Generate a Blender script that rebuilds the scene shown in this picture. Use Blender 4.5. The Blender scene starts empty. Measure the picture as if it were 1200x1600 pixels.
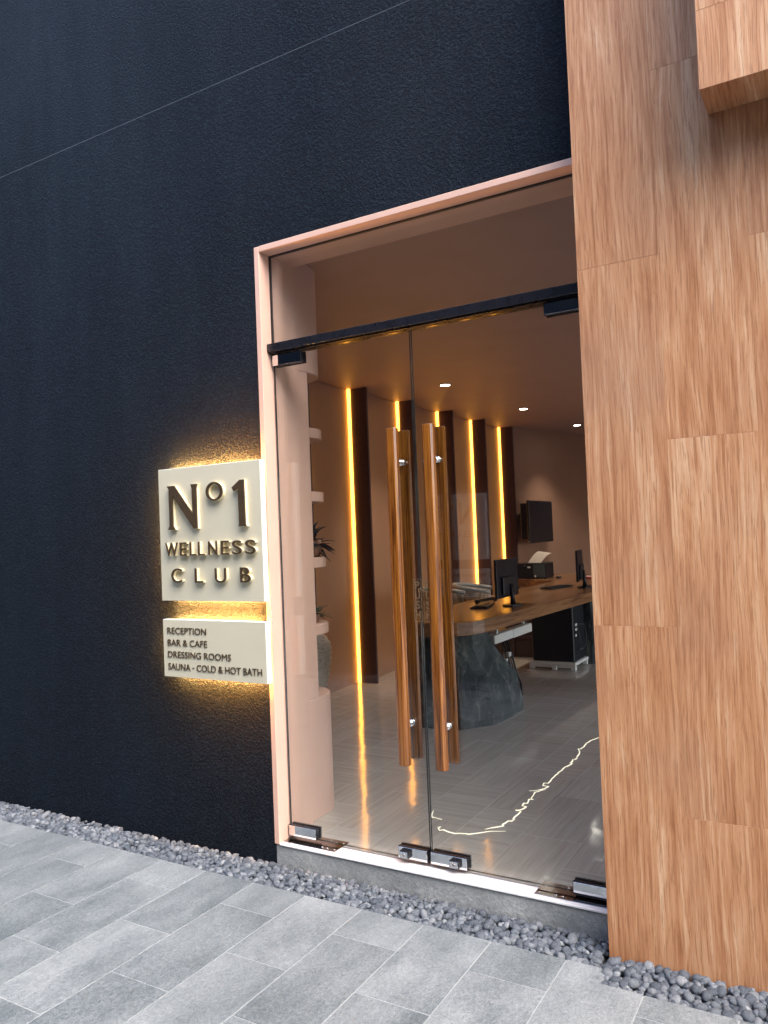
import bpy, bmesh, math, random
from mathutils import Vector, Matrix, Euler, noise as mnoise
random.seed(7)
S = bpy.context.scene
COL = S.collection
R = math.radians

# ------------------------------------------------------------------ camera
YAW, PITCH, ROLL, FPX = 0.531770361, 0.0277678095, -0.0400491107, 1220.88986
f = Vector((-math.sin(YAW)*math.cos(PITCH), math.cos(YAW)*math.cos(PITCH), math.sin(PITCH)))
r0 = Vector((math.cos(YAW), math.sin(YAW), 0)); u0 = r0.cross(f)
r_ = math.cos(ROLL)*r0 + math.sin(ROLL)*u0
u_ = -math.sin(ROLL)*r0 + math.cos(ROLL)*u0
cam = bpy.data.objects.new('camera', bpy.data.cameras.new('camera'))
COL.objects.link(cam); S.camera = cam
M3 = Matrix((r_, u_, -f)).transposed()
cam.matrix_world = Matrix.Translation((0, -3.06, 1.611)) @ M3.to_4x4()
cam.data.sensor_fit = 'AUTO'; cam.data.sensor_width = 36.0
cam.data.lens = FPX/1600*36.0
cam.data.clip_start = 0.05; cam.data.clip_end = 500

# ------------------------------------------------------------------ light
SUN = Vector((0.62, -0.22, 0.85)).normalized()
sd = bpy.data.lights.new('sun', 'SUN'); sd.energy = 1.1; sd.angle = R(60); sd.color = (1.0, 0.95, 0.88)
so = bpy.data.objects.new('sun', sd); COL.objects.link(so); so.location = (3, -3, 8)
so.rotation_euler = SUN.to_track_quat('Z', 'Y').to_euler()
W = bpy.data.worlds.new('World'); S.world = W; W.use_nodes = True
wn = W.node_tree; bg = wn.nodes['Background']
sky = wn.nodes.new('ShaderNodeTexSky'); sky.sky_type = 'NISHITA'; sky.sun_disc = False
sky.sun_elevation = math.asin(SUN.z); sky.sun_rotation = math.atan2(SUN.x, SUN.y)
sky.air_density = 1.0; sky.dust_density = 3.0; sky.ozone_density = 1.0
wn.links.new(sky.outputs[0], bg.inputs[0]); bg.inputs[1].default_value = 0.15
S.view_settings.view_transform = 'Standard'; S.view_settings.look = 'None'
S.view_settings.exposure = 2.25; S.view_settings.gamma = 1.0
try:
    S.cycles.caustics_reflective = False; S.cycles.caustics_refractive = False; S.cycles.max_bounces = 10; S.cycles.transparent_max_bounces = 16; S.cycles.glossy_bounces = 6
except Exception: pass

# ------------------------------------------------------------------ material helpers
class G:
    def __init__(s, name, rough=0.5, metal=0.0, spec=0.5, col=(0.5, 0.5, 0.5)):
        s.m = bpy.data.materials.new(name); s.m.use_nodes = True
        s.t = s.m.node_tree; s.b = s.t.nodes['Principled BSDF']
        s.set('Roughness', rough); s.set('Metallic', metal); s.set('Specular IOR Level', spec)
        s.set('Base Color', (*col, 1))
        s.m.diffuse_color = (*col, 1)
    def set(s, k, v):
        if hasattr(v, 'is_output') or hasattr(v, 'links'): s.t.links.new(v, s.b.inputs[k])
        else: s.b.inputs[k].default_value = v
    def n(s, typ, **kw):
        n = s.t.nodes.new(typ)
        for k, v in kw.items(): setattr(n, k, v)
        return n
    def l(s, a, b): s.t.links.new(a, b)
    def coord(s, kind='Object'): return s.n('ShaderNodeTexCoord').outputs[kind]
    def map(s, vec, scale=(1, 1, 1), rot=(0, 0, 0), loc=(0, 0, 0)):
        n = s.n('ShaderNodeMapping'); s.l(vec, n.inputs[0])
        n.inputs['Scale'].default_value = scale; n.inputs['Rotation'].default_value = rot
        n.inputs['Location'].default_value = loc
        return n.outputs[0]
    def noise(s, vec, scale=5, detail=4, rough=0.5, dist=0.0, out='Fac'):
        n = s.n('ShaderNodeTexNoise'); s.l(vec, n.inputs['Vector'])
        n.inputs['Scale'].default_value = scale; n.inputs['Detail'].default_value = detail
        n.inputs['Roughness'].default_value = rough; n.inputs['Distortion'].default_value = dist
        return n.outputs[out]
    def ramp(s, fac, stops):
        n = s.n('ShaderNodeValToRGB'); s.l(fac, n.inputs[0]); e = n.color_ramp.elements
        while len(e) < len(stops): e.new(0.5)
        for i, (p, c) in enumerate(stops):
            e[i].position = p; e[i].color = (*c, 1) if len(c) == 3 else c
        return n.outputs[0]
    def mix(s, fac, a, b, mode='MIX'):
        n = s.n('ShaderNodeMix', data_type='RGBA', blend_type=mode)
        for v, k in ((fac, 0), (a, 6), (b, 7)):
            if hasattr(v, 'is_output'): s.l(v, n.inputs[k])
            elif k == 0: n.inputs[0].default_value = v
            else: n.inputs[k].default_value = (*v, 1) if len(v) == 3 else v
        return n.outputs[2]
    def math(s, op, a, b=0.0, clamp=False):
        n = s.n('ShaderNodeMath', operation=op, use_clamp=clamp)
        for v, k in ((a, 0), (b, 1)):
            if hasattr(v, 'is_output'): s.l(v, n.inputs[k])
            else: n.inputs[k].default_value = v
        return n.outputs[0]
    def add(s, a, b, op='ADD'):
        n = s.n('ShaderNodeVectorMath', operation=op)
        s.l(a, n.inputs[0])
        if hasattr(b, 'is_output'): s.l(b, n.inputs[1])
        else: n.inputs[1].default_value = b
        return n.outputs[0]
    def island(s): return s.n('ShaderNodeNewGeometry').outputs['Random Per Island']
    def bump(s, h, dist=0.002, strength=1.0, prev=None):
        n = s.n('ShaderNodeBump'); s.l(h, n.inputs['Height'])
        n.inputs['Distance'].default_value = dist; n.inputs['Strength'].default_value = strength
        if prev is not None: s.l(prev, n.inputs['Normal'])
        s.set('Normal', n.outputs[0]); return n.outputs[0]

def rnd_vec(g, k=(37.0, 91.0, 53.0)):
    isl = g.island(); c = g.n('ShaderNodeCombineXYZ')
    for i in range(3): g.l(g.math('MULTIPLY', isl, k[i]), c.inputs[i])
    return c.outputs[0], isl

MAT = {}
def plain(name, col, rough=0.5, metal=0.0, spec=0.5, bump=0, vary=0.12, scale=30):
    g = G(name, rough, metal, spec, col); c = g.coord()
    nz = g.noise(c, scale, 5, 0.6)
    lo = tuple(x*(1-vary) for x in col); hi = tuple(min(1, x*(1+vary)) for x in col)
    g.set('Base Color', g.ramp(nz, [(0.3, lo), (0.7, hi)]))
    if rough > 0.03: g.set('Roughness', g.math('ADD', g.math('MULTIPLY', nz, rough*0.4), rough*0.8))
    if bump: g.bump(g.noise(c, 250, 4, 0.6), bump)
    MAT[name] = g.m; return g

def make_materials():
    # rough sprayed stucco, nearly black
    g = G('dark_stucco', 0.7, 0, 0.16, (0.004, 0.007, 0.013)); c = g.coord()
    big = g.noise(c, 1.1, 6, 0.65); fine = g.noise(c, 85, 3, 0.65, 0.3); fine2 = g.noise(c, 210, 2, 0.5)
    base = g.ramp(big, [(0.3, (0.0003, 0.0022, 0.0072)), (0.7, (0.0009, 0.0044, 0.0122))])
    base = g.mix(g.ramp(g.math('ADD', g.math('MULTIPLY', fine, 0.6), g.math('MULTIPLY', fine2, 0.4)), [(0.50, (0, 0, 0)), (0.66, (1, 1, 1))]), base, (0.0120, 0.0245, 0.0370))  # pale grain tips put the sparkle of the rough surface into the colour
    spk = g.noise(c, 120, 0, 0.5); spk2 = g.math('GREATER_THAN', spk, 0.855)
    base = g.mix(g.math('MULTIPLY', spk2, 0.5), base, (0.08, 0.09, 0.11))
    g.set('Base Color', base)
    h = g.math('ADD', fine, g.math('MULTIPLY', fine2, 0.35))
    g.bump(h, 0.012, 1.0)
    stn = g.noise(g.map(c, (1.6, 1.6, 0.35)), 1.0, 5, 0.65); g.set('Roughness', g.ramp(stn, [(0.35, (0.62,)*3), (0.65, (0.80,)*3)]))
    MAT['stucco'] = g.m

    # timber-look cladding
    for key, turn in (('timber', None), ('timber_soffit', (R(90), 0, 0))):
        g = G('timber_cladding', 0.5, 0, 0.35, (0.42, 0.22, 0.11)); off, isl = rnd_vec(g)
        v = g.coord()
        if turn: v = g.map(v, rot=turn)
        v = g.add(v, off)
        warp = g.noise(g.map(v, (5, 5, 1.1)), 1.0, 3, 0.5, out='Color')
        wv = g.add(g.map(v, (1, 1, 1)), g.add(warp, (0.05, 0.05, 0.0), 'MULTIPLY'))
        broad = g.noise(g.map(wv, (9, 9, 0.95)), 1.0, 6, 0.66, 1.0)
        mid = g.noise(g.map(wv, (48, 48, 2.2)), 1.0, 4, 0.6)
        fine = g.noise(g.map(wv, (100, 100, 1.9)), 1.0, 5, 0.72)
        pore = g.noise(g.map(wv, (210, 210, 7.5)), 1.0, 3, 0.6)
        wave = g.n('ShaderNodeTexWave', wave_type='RINGS', rings_direction='Y'); g.l(g.map(wv, (4.5, 4.5, 0.32)), wave.inputs[0])
        wave.inputs['Scale'].default_value = 3.2; wave.inputs['Distortion'].default_value = 5.0
        wave.inputs['Detail'].default_value = 3; wave.inputs['Detail Scale'].default_value = 1.6
        tot = g.math('ADD', g.math('MULTIPLY', broad, 0.85), g.math('MULTIPLY', mid, 0.40))
        tot = g.math('ADD', tot, g.math('MULTIPLY', wave.outputs['Fac'], 0.07))
        tot = g.math('ADD', tot, g.math('MULTIPLY', g.math('SUBTRACT', fine, 0.5), 0.50))
        tot = g.math('ADD', g.math('ADD', tot, -0.05), g.math('MULTIPLY', g.math('SUBTRACT', isl, 0.5), 0.015))
        colr = g.ramp(tot, [(0.32, (0.250, 0.092, 0.036)), (0.50, (0.405, 0.180, 0.082)), (0.68, (0.520, 0.268, 0.137)), (0.86, (0.650, 0.425, 0.265))])
        dk = g.ramp(pore, [(0.39, (1, 1, 1)), (0.45, (0, 0, 0))])
        lt = g.ramp(pore, [(0.56, (0, 0, 0)), (0.62, (1, 1, 1))])
        colr = g.mix(g.math('MULTIPLY', lt, 0.16), colr, (0.66, 0.42, 0.27))
        colr = g.mix(g.math('MULTIPLY', dk, 0.48), colr, (0.225, 0.090, 0.040))
        patch = g.ramp(g.noise(v, 1.7, 3, 0.5), [(0.50, (0, 0, 0)), (0.75, (1, 1, 1))])
        colr = g.mix(g.math('MULTIPLY', patch, 0.35), colr, (0.30, 0.175, 0.120))
        g.set('Base Color', colr)
        g.bump(g.math('ADD', g.math('MULTIPLY', fine, 0.7), pore), 0.0012, 0.8)
        MAT[key] = g.m

    # stone-look pavers
    g = G('paver_stone', 0.55, 0, 0.4, (0.26, 0.28, 0.30)); off, isl = rnd_vec(g)
    v = g.add(g.coord(), off)
    cloud = g.noise(g.map(v, (5, 2.2, 5)), 1.0, 6, 0.62)
    grain = g.noise(g.map(v, (85, 60, 85)), 1.0, 4, 0.7); sp = g.noise(v, 210, 2, 0.6)
    t = g.math('ADD', g.math('MULTIPLY', cloud, 0.72), g.math('MULTIPLY', grain, 0.62))
    t = g.math('ADD', t, g.math('MULTIPLY', g.math('SUBTRACT', isl, 0.5), 0.17))
    t = g.math('ADD', t, g.math('MULTIPLY', g.math('SUBTRACT', sp, 0.5), 0.55))
    colr = g.ramp(t, [(0.40, (0.080, 0.098, 0.107)), (0.58, (0.150, 0.172, 0.183)), (0.76, (0.235, 0.256, 0.268)), (0.98, (0.36, 0.38, 0.39))])
    g.set('Base Color', colr)
    g.set('Roughness', g.ramp(grain, [(0.3, (0.42,)*3), (0.7, (0.62,)*3)]))
    g.bump(g.math('ADD', grain, g.math('MULTIPLY', sp, 0.6)), 0.0028, 0.8)
    MAT['paver'] = g.m

    plain('grout', (0.34, 0.36, 0.365), 0.8, bump=0.001)
    plain('joint', (0.030, 0.036, 0.044), 0.6, vary=0.6, scale=9)
    plain('soil', (0.022, 0.023, 0.026), 0.9, bump=0.003)
    plain('asphalt', (0.10, 0.10, 0.105), 0.85, bump=0.003, scale=8)

    # river pebbles
    g = G('pebble_stone', 0.55, 0, 0.4, (0.13, 0.14, 0.155))
    oi = g.n('ShaderNodeObjectInfo'); isl = g.island()
    rv = g.math('FRACT', g.math('ADD', oi.outputs['Random'], isl))
    c = g.n('ShaderNodeCombineXYZ'); g.l(g.math('MULTIPLY', rv, 33.0), c.inputs[0]); g.l(g.math('MULTIPLY', rv, 71.0), c.inputs[1])
    v = g.add(g.coord(), c.outputs[0])
    nz = g.noise(v, 45, 5, 0.6); fine = g.noise(v, 300, 3, 0.6)
    colr = g.ramp(rv, [(0.0, (0.060, 0.074, 0.094)), (0.35, (0.090, 0.106, 0.130)), (0.80, (0.138, 0.156, 0.180)), (1.0, (0.23, 0.247, 0.270))])
    colr = g.mix(0.75, colr, g.ramp(nz, [(0.3, (0.55, 0.55, 0.55)), (0.72, (1.45, 1.45, 1.45))]), 'MULTIPLY')
    vein = g.ramp(g.noise(v, 22, 2, 0.5, 2.0), [(0.49, (0, 0, 0)), (0.505, (1, 1, 1)), (0.52, (0, 0, 0))])
    colr = g.mix(g.math('MULTIPLY', vein, 0.22), colr, (0.42, 0.42, 0.42))
    g.set('Base Color', colr); g.bump(g.math('ADD', fine, g.math('MULTIPLY', nz, 1.2)), 0.0016, 0.8)
    MAT['pebble'] = g.m

    # rosy smooth painted plaster
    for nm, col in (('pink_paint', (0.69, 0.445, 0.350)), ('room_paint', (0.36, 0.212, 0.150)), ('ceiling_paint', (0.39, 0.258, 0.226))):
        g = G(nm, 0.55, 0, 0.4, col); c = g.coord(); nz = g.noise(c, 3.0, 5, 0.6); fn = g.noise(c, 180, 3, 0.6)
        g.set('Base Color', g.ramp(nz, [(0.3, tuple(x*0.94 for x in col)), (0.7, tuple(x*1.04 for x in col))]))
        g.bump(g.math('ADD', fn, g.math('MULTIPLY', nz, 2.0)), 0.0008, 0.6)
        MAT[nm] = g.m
    plain('white_sill', (0.86, 0.86, 0.88), 0.35, bump=0.0002, vary=0.03, scale=6)
    # step stone
    g = G('slate_step', 0.7, 0, 0.35, (0.16, 0.16, 0.155)); c = g.coord()
    big = g.noise(c, 4, 6, 0.65); fine = g.noise(c, 70, 5, 0.7)
    t = g.math('ADD', g.math('MULTIPLY', big, 0.6), g.math('MULTIPLY', fine, 0.4))
    g.set('Base Color', g.ramp(t, [(0.36, (0.19, 0.207, 0.212)), (0.54, (0.33, 0.347, 0.35)), (0.72, (0.52, 0.53, 0.52))]))
    g.bump(g.math('ADD', fine, g.math('MULTIPLY', big, 2)), 0.005, 0.9); MAT['slate'] = g.m

    # glass: Fresnel reflection over straight transmission
    g = G('clear_glass'); t = g.t; t.nodes.remove(g.b)
    out = [n for n in t.nodes if n.type == 'OUTPUT_MATERIAL'][0]
    geo = g.n('ShaderNodeNewGeometry')
    ior = g.math('ADD', g.math('MULTIPLY', geo.outputs['Backfacing'], 1/1.5-1.5), 1.5)
    fr = g.n('ShaderNodeFresnel'); g.l(ior, fr.inputs['IOR'])
    tr = g.n('ShaderNodeBsdfTransparent'); tr.inputs[0].default_value = (0.955, 0.968, 0.962, 1)
    gl = g.n('ShaderNodeBsdfGlossy'); gl.inputs['Roughness'].default_value = 0.0; gl.inputs[0].default_value = (1, 1, 1, 1)
    mx = g.n('ShaderNodeMixShader'); g.l(fr.outputs[0], mx.inputs[0]); g.l(tr.outputs[0], mx.inputs[1]); g.l(gl.outputs[0], mx.inputs[2])
    g.l(mx.outputs[0], out.inputs[0]); MAT['glass'] = g.m

    plain('glass_edge', (0.010, 0.020, 0.022), 0.12)
    plain('chrome', (0.72, 0.73, 0.75), 0.06, 1.0, vary=0.03)
    plain('brushed_steel', (0.42, 0.40, 0.40), 0.16, 1.0, vary=0.15, scale=60)
    plain('black_metal', (0.010, 0.010, 0.014), 0.28, 0.0, vary=0.2)
    plain('black_plastic', (0.008, 0.009, 0.014), 0.4, vary=0.2)
    plain('screen_black', (0.006, 0.007, 0.014), 0.35, vary=0.1)
    plain('grey_plastic', (0.06, 0.075, 0.08), 0.4)
    plain('white_plastic', (0.72, 0.74, 0.72), 0.4, vary=0.05)
    plain('paper', (0.80, 0.74, 0.66), 0.7, vary=0.04)
    plain('red_plastic', (0.35, 0.02, 0.04), 0.4)
    plain('dark_fin', (0.070, 0.036, 0.040), 0.45, vary=0.2)
    plain('dark_cabinet', (0.050, 0.026, 0.022), 0.45)
    plain('leaf_dark', (0.010, 0.016, 0.030), 0.55, vary=0.4)
    plain('leaf_green', (0.03, 0.08, 0.05), 0.45, vary=0.4)
    plain('clay', (0.30, 0.16, 0.10), 0.7)
    plain('sign_cream_lifted', (0.80, 0.78, 0.70), 0.5, vary=0.03, scale=4)  # same cream, lightened to make up for weak light on the opposite board
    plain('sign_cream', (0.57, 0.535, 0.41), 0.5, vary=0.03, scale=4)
    plain('sign_edge', (0.86, 0.88, 0.86), 0.5, vary=0.02)
    plain('letter_side', (0.86, 0.75, 0.50), 0.45, vary=0.06)
    plain('bronze', (0.075, 0.048, 0.026), 0.42, 0.25, vary=0.15)
    plain('sticker_gold', (0.20, 0.14, 0.075), 0.5)

    # varnished hardwood bars
    g = G('varnished_wood', 0.22, 0, 0.5, (0.30, 0.11, 0.025)); v = g.add(g.coord(), rnd_vec(g, (3.1, 5.7, 1.3))[0])
    a = g.noise(g.map(v, (70, 70, 1.6)), 1.0, 5, 0.65, 1.2); b = g.noise(g.map(v, (260, 260, 6)), 1.0, 3, 0.6)
    t = g.math('ADD', g.math('MULTIPLY', a, 0.75), g.math('MULTIPLY', b, 0.28))
    g.set('Base Color', g.ramp(t, [(0.36, (0.028, 0.007, 0.002)), (0.46, (0.125, 0.038, 0.006)), (0.56, (0.250, 0.086, 0.012)), (0.72, (0.40, 0.165, 0.027))]))
    g.set('Coat Weight', 0.6); g.set('Coat Roughness', 0.08); g.bump(b, 0.0003, 0.5); MAT['bar_wood'] = g.m

    # counter top timber (grain along Y)
    g = G('counter_wood', 0.28, 0, 0.5, (0.25, 0.11, 0.05)); v = g.coord()
    a = g.noise(g.map(v, (14, 0.9, 26)), 1.0, 5, 0.6, 0.5); b = g.noise(g.map(v, (120, 5, 160)), 1.0, 3, 0.6)
    t = g.math('ADD', g.math('MULTIPLY', a, 0.8), g.math('MULTIPLY', b, 0.25))
    g.set('Base Color', g.ramp(t, [(0.35, (0.095, 0.038, 0.018)), (0.5, (0.22, 0.105, 0.045)), (0.68, (0.36, 0.19, 0.085))]))
    g.set('Roughness', 0.25); g.bump(b, 0.0004, 0.4); MAT['counter_wood'] = g.m

    # rock bases
    g = G('green_rock', 0.6, 0, 0.4, (0.05, 0.07, 0.075)); c = g.coord()
    a = g.noise(c, 3.5, 8, 0.68, 1.2); b = g.noise(g.map(c, (9, 9, 4)), 1.0, 8, 0.72, 1.5); fn = g.noise(c, 90, 5, 0.7)
    col = g.ramp(a, [(0.36, (0.012, 0.022, 0.027)), (0.54, (0.034, 0.050, 0.055)), (0.70, (0.13, 0.145, 0.143))])
    vein = g.ramp(b, [(0.53, (0, 0, 0)), (0.66, (1, 1, 1))])
    col = g.mix(g.math('MULTIPLY', vein, 0.6), col, (0.28, 0.29, 0.275))
    g.set('Base Color', col); g.bump(g.math('ADD', g.math('MULTIPLY', a, 3), fn), 0.012, 0.7); MAT['rock'] = g.m

    # glossy wood-look floor tile; grain turns from tile to tile
    g = G('floor_tile', 0.05, 0, 0.5, (0.25, 0.22, 0.20)); off, isl = rnd_vec(g, (17, 29, 11)); v = g.add(g.coord(), off)
    def streak(m):
        a = g.noise(g.map(v, m[0]), 1.0, 4, 0.6); b = g.noise(g.map(v, m[1]), 1.0, 3, 0.6)
        return g.math('ADD', g.math('MULTIPLY', a, 0.6), g.math('MULTIPLY', b, 0.4))
    sx = streak(((1.3, 30, 1), (5, 150, 1))); sy = streak(((30, 1.3, 1), (150, 5, 1)))
    n = g.n('ShaderNodeMix'); g.l(g.math('GREATER_THAN', isl, 0.5), n.inputs[0]); g.l(sx, n.inputs[2]); g.l(sy, n.inputs[3])
    st = n.outputs[0]
    t = g.math('ADD', st, g.math('MULTIPLY', g.math('SUBTRACT', g.math('FRACT', g.math('MULTIPLY', isl, 7.3)), 0.5), 0.10))
    g.set('Base Color', g.ramp(t, [(0.26, (0.36, 0.32, 0.275)), (0.5, (0.475, 0.435, 0.385)), (0.76, (0.61, 0.57, 0.515))]))
    g.set('Roughness', g.ramp(st, [(0.3, (0.07,)*3), (0.7, (0.12,)*3)]))
    sw = g.noise(g.coord(), 4.5, 2, 0.5)
    g.bump(g.math('ADD', g.math('MULTIPLY', sw, 1.0), g.math('MULTIPLY', st, 0.02)), 0.0022, 1.0); MAT['floor_tile'] = g.m
    plain('floor_grout', (0.62, 0.59, 0.55), 0.6)

    # white glazed ribbed jar with script-like scratches
    g = G('jar_glaze', 0.5, 0, 0.4, (0.5, 0.5, 0.45)); c = g.coord()
    nz = g.noise(g.map(c, (30, 30, 60)), 1.0, 5, 0.7)
    g.set('Base Color', g.ramp(nz, [(0.34, (0.25, 0.25, 0.22)), (0.42, (0.68, 0.68, 0.61)), (0.65, (0.82, 0.82, 0.75))])); g.bump(nz, 0.001); MAT['jar'] = g.m
    # woven cane
    g = G('woven_cane', 0.6, 0, 0.4, (0.6, 0.5, 0.34)); c = g.coord()
    w1 = g.n('ShaderNodeTexWave', bands_direction='Z'); g.l(c, w1.inputs[0]); w1.inputs['Scale'].default_value = 18
    w2 = g.n('ShaderNodeTexWave', bands_direction='Y'); g.l(c, w2.inputs[0]); w2.inputs['Scale'].default_value = 18
    t = g.math('MULTIPLY', w1.outputs['Fac'], w2.outputs['Fac'])
    g.set('Base Color', g.ramp(t, [(0.05, (0.30, 0.23, 0.14)), (0.4, (0.68, 0.58, 0.40))])); g.bump(t, 0.003); MAT['cane'] = g.m

    def glow(nm, col, st):
        m = bpy.data.materials.new(nm); m.use_nodes = True; t = m.node_tree
        b = t.nodes['Principled BSDF']; b.inputs['Base Color'].default_value = (*col, 1)
        b.inputs['Emission Color'].default_value = (*col, 1); b.inputs['Emission Strength'].default_value = st
        MAT[nm] = m
    glow('amber_led', (1.0, 0.40, 0.045), 2.3)
    glow('sign_led', (1.0, 0.43, 0.09), 400.0)
    glow('reflection_glow', (1.0, 0.93, 0.72), 0.24)  # floor reflection put in as emission, no lamp there
    glow('lamp_white', (1.0, 0.93, 0.80), 9.0)
make_materials()

# ------------------------------------------------------------------ mesh helpers
class MB:
    def __init__(s): s.bm = bmesh.new(); s.mats = []
    def mi(s, m):
        if m not in s.mats: s.mats.append(m)
        return s.mats.index(m)
    def _merge(s, tmp, mat, smooth=False):
        me = bpy.data.meshes.new('t'); k = s.mi(mat)
        for fc in tmp.faces:
            if fc.material_index == 0: fc.material_index = k
            else: fc.material_index = fc.material_index-1
            fc.smooth = smooth
        tmp.to_mesh(me); tmp.free(); s.bm.from_mesh(me); bpy.data.meshes.remove(me)
    def box(s, x0, x1, y0, y1, z0, z1, mat, bev=0.0, seg=1, M=None, smooth=False):
        t = bmesh.new(); bmesh.ops.create_cube(t, size=1)
        bmesh.ops.scale(t, vec=(x1-x0, y1-y0, z1-z0), verts=t.verts)
        bmesh.ops.translate(t, vec=((x0+x1)/2, (y0+y1)/2, (z0+z1)/2), verts=t.verts)
        if bev: bmesh.ops.bevel(t, geom=list(t.edges), offset=bev, segments=seg, affect='EDGES', profile=0.5)
        if M is not None: bmesh.ops.transform(t, matrix=M, verts=t.verts)
        s._merge(t, mat, smooth); return s
    def prism(s, pts, z0, z1, mat, axis='Z', bev=0.0, seg=2, smooth=False, M=None):
        """closed 2-D outline swept: axis Z -> (x,y); axis Y -> (x,z) swept y z0..z1; axis X -> (y,z)"""
        t = bmesh.new()
        def P(a, b, h): return {'Z': (a, b, h), 'Y': (a, h, b), 'X': (h, a, b)}[axis]
        lo = [t.verts.new(P(a, b, z0)) for a, b in pts]; hi = [t.verts.new(P(a, b, z1)) for a, b in pts]
        t.faces.new(lo[::-1]); t.faces.new(hi)
        n = len(pts)
        for i in range(n): t.faces.new((lo[i], lo[(i+1) % n], hi[(i+1) % n], hi[i]))
        bmesh.ops.recalc_face_normals(t, faces=t.faces)
        if bev:
            ed = [e for e in t.edges if (e.verts[0] in lo) == (e.verts[1] in lo)]
            bmesh.ops.bevel(t, geom=ed, offset=bev, segments=seg, affect='EDGES', profile=0.5)
        if M is not None: bmesh.ops.transform(t, matrix=M, verts=t.verts)
        s._merge(t, mat, smooth); return s
    def loft(s, rings, mat, cap=True, smooth=False, closed=True):
        t = bmesh.new(); vr = [[t.verts.new(p) for p in r] for r in rings]; n = len(rings[0])
        for a, b in zip(vr, vr[1:]):
            for i in range(n if closed else n-1):
                t.faces.new((a[i], a[(i+1) % n], b[(i+1) % n], b[i]))
        if cap: t.faces.new(vr[0][::-1]); t.faces.new(vr[-1])
        bmesh.ops.recalc_face_normals(t, faces=t.faces)
        s._merge(t, mat, smooth); return s
    def lathe(s, prof, mat, c=(0, 0, 0), n=32, smooth=True, axis='Z', cap=True):
        rings = []
        for r, h in prof:
            ring = []
            for i in range(n):
                a = 2*math.pi*i/n; x, y = r*math.cos(a), r*math.sin(a)
                p = {'Z': (x, y, h), 'Y': (x, h, y), 'X': (h, x, y)}[axis]
                ring.append((c[0]+p[0], c[1]+p[1], c[2]+p[2]))
            rings.append(ring)
        return s.loft(rings, mat, cap, smooth)
    def tube(s, pts, rad, mat, n=10, smooth=True):
        pts = [Vector(p) for p in pts]; rings = []
        for i, p in enumerate(pts):
            d = (pts[min(i+1, len(pts)-1)]-pts[max(i-1, 0)]).normalized()
            up = Vector((0, 0, 1)) if abs(d.z) < 0.9 else Vector((1, 0, 0))
            a = d.cross(up).normalized(); b = a.cross(d)
            rr = rad[i] if isinstance(rad, (list, tuple)) else rad
            rings.append([tuple(p+rr*(math.cos(2*math.pi*k/n)*a+math.sin(2*math.pi*k/n)*b)) for k in range(n)])
        return s.loft(rings, mat, True, smooth)
    def build(s, name, parent=None, origin=None, recalc=False):
        me = bpy.data.meshes.new(name); bm = s.bm
        if parent is not None: o0 = Vector(parent['_w'])
        elif origin is not None: o0 = Vector(origin)
        else:
            xs = [v.co for v in bm.verts]
            o0 = Vector(((min(v.x for v in xs)+max(v.x for v in xs))/2, (min(v.y for v in xs)+max(v.y for v in xs))/2, min(v.z for v in xs)))
        bmesh.ops.translate(bm, vec=-o0, verts=bm.verts)
        bm.to_mesh(me); bm.free()
        for m in s.mats: me.materials.append(MAT[m])
        o = bpy.data.objects.new(name, me); COL.objects.link(o)
        if parent is not None: o.parent = parent; o['_w'] = tuple(o0)
        else: o.location = o0; o['_w'] = tuple(o0)
        return o

def tag(o, label=None, cat=None, group=None, kind=None):
    if label: o['label'] = label
    if cat: o['category'] = cat
    if group: o['group'] = group
    if kind: o['kind'] = kind
    return o
def thing(name, loc, label, cat, group=None):
    o = bpy.data.objects.new(name, None); COL.objects.link(o); o.location = loc; o['_w'] = tuple(loc)
    o.empty_display_size = 0.1
    return tag(o, label, cat, group)
def arc(cx, cy, r, a0, a1, n=8):
    return [(cx+r*math.cos(R(a0+(a1-a0)*i/n)), cy+r*math.sin(R(a0+(a1-a0)*i/n))) for i in range(n+1)]

# lettering: outlines of the built-in font turned into solid meshes
def glyph_mesh(txt, depth, bold=0.0):
    cu = bpy.data.curves.new('glyph', 'FONT'); cu.body = txt; cu.size = 1.0; cu.extrude = depth; cu.offset = bold
    cu.resolution_u = 6; cu.fill_mode = 'BOTH'
    ob = bpy.data.objects.new('glyph', cu); COL.objects.link(ob)
    bpy.context.view_layer.update()
    me = bpy.data.meshes.new_from_object(ob.evaluated_get(bpy.context.evaluated_depsgraph_get()))
    bpy.data.objects.remove(ob); bpy.data.curves.remove(cu)
    return me
def add_glyph(mb, txt, x0, x1, z0, z1, y0, y1, mat, bold=0.0, face=1):
    """letters standing on a wall facing -Y (face=1) or +Y (face=-1), fitted into x0..x1 / z0..z1"""
    me = glyph_mesh(txt, 0.5, bold); t = bmesh.new(); t.from_mesh(me); bpy.data.meshes.remove(me)
    xs = [v.co.x for v in t.verts]; ys = [v.co.y for v in t.verts]; zs = [v.co.z for v in t.verts]
    ax, bx, ay, by, az, bz = min(xs), max(xs), min(ys), max(ys), min(zs), max(zs)
    for v in t.verts:
        a = (v.co.x-ax)/(bx-ax); b = (v.co.y-ay)/(by-ay); c = (v.co.z-az)/(bz-az)
        X = x0+(x1-x0)*a if face == 1 else x1-(x1-x0)*a
        v.co = (X, y1+(y0-y1)*c, z0+(z1-z0)*b)
    bmesh.ops.recalc_face_normals(t, faces=t.faces)
    mb._merge(t, mat); return mb

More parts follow.
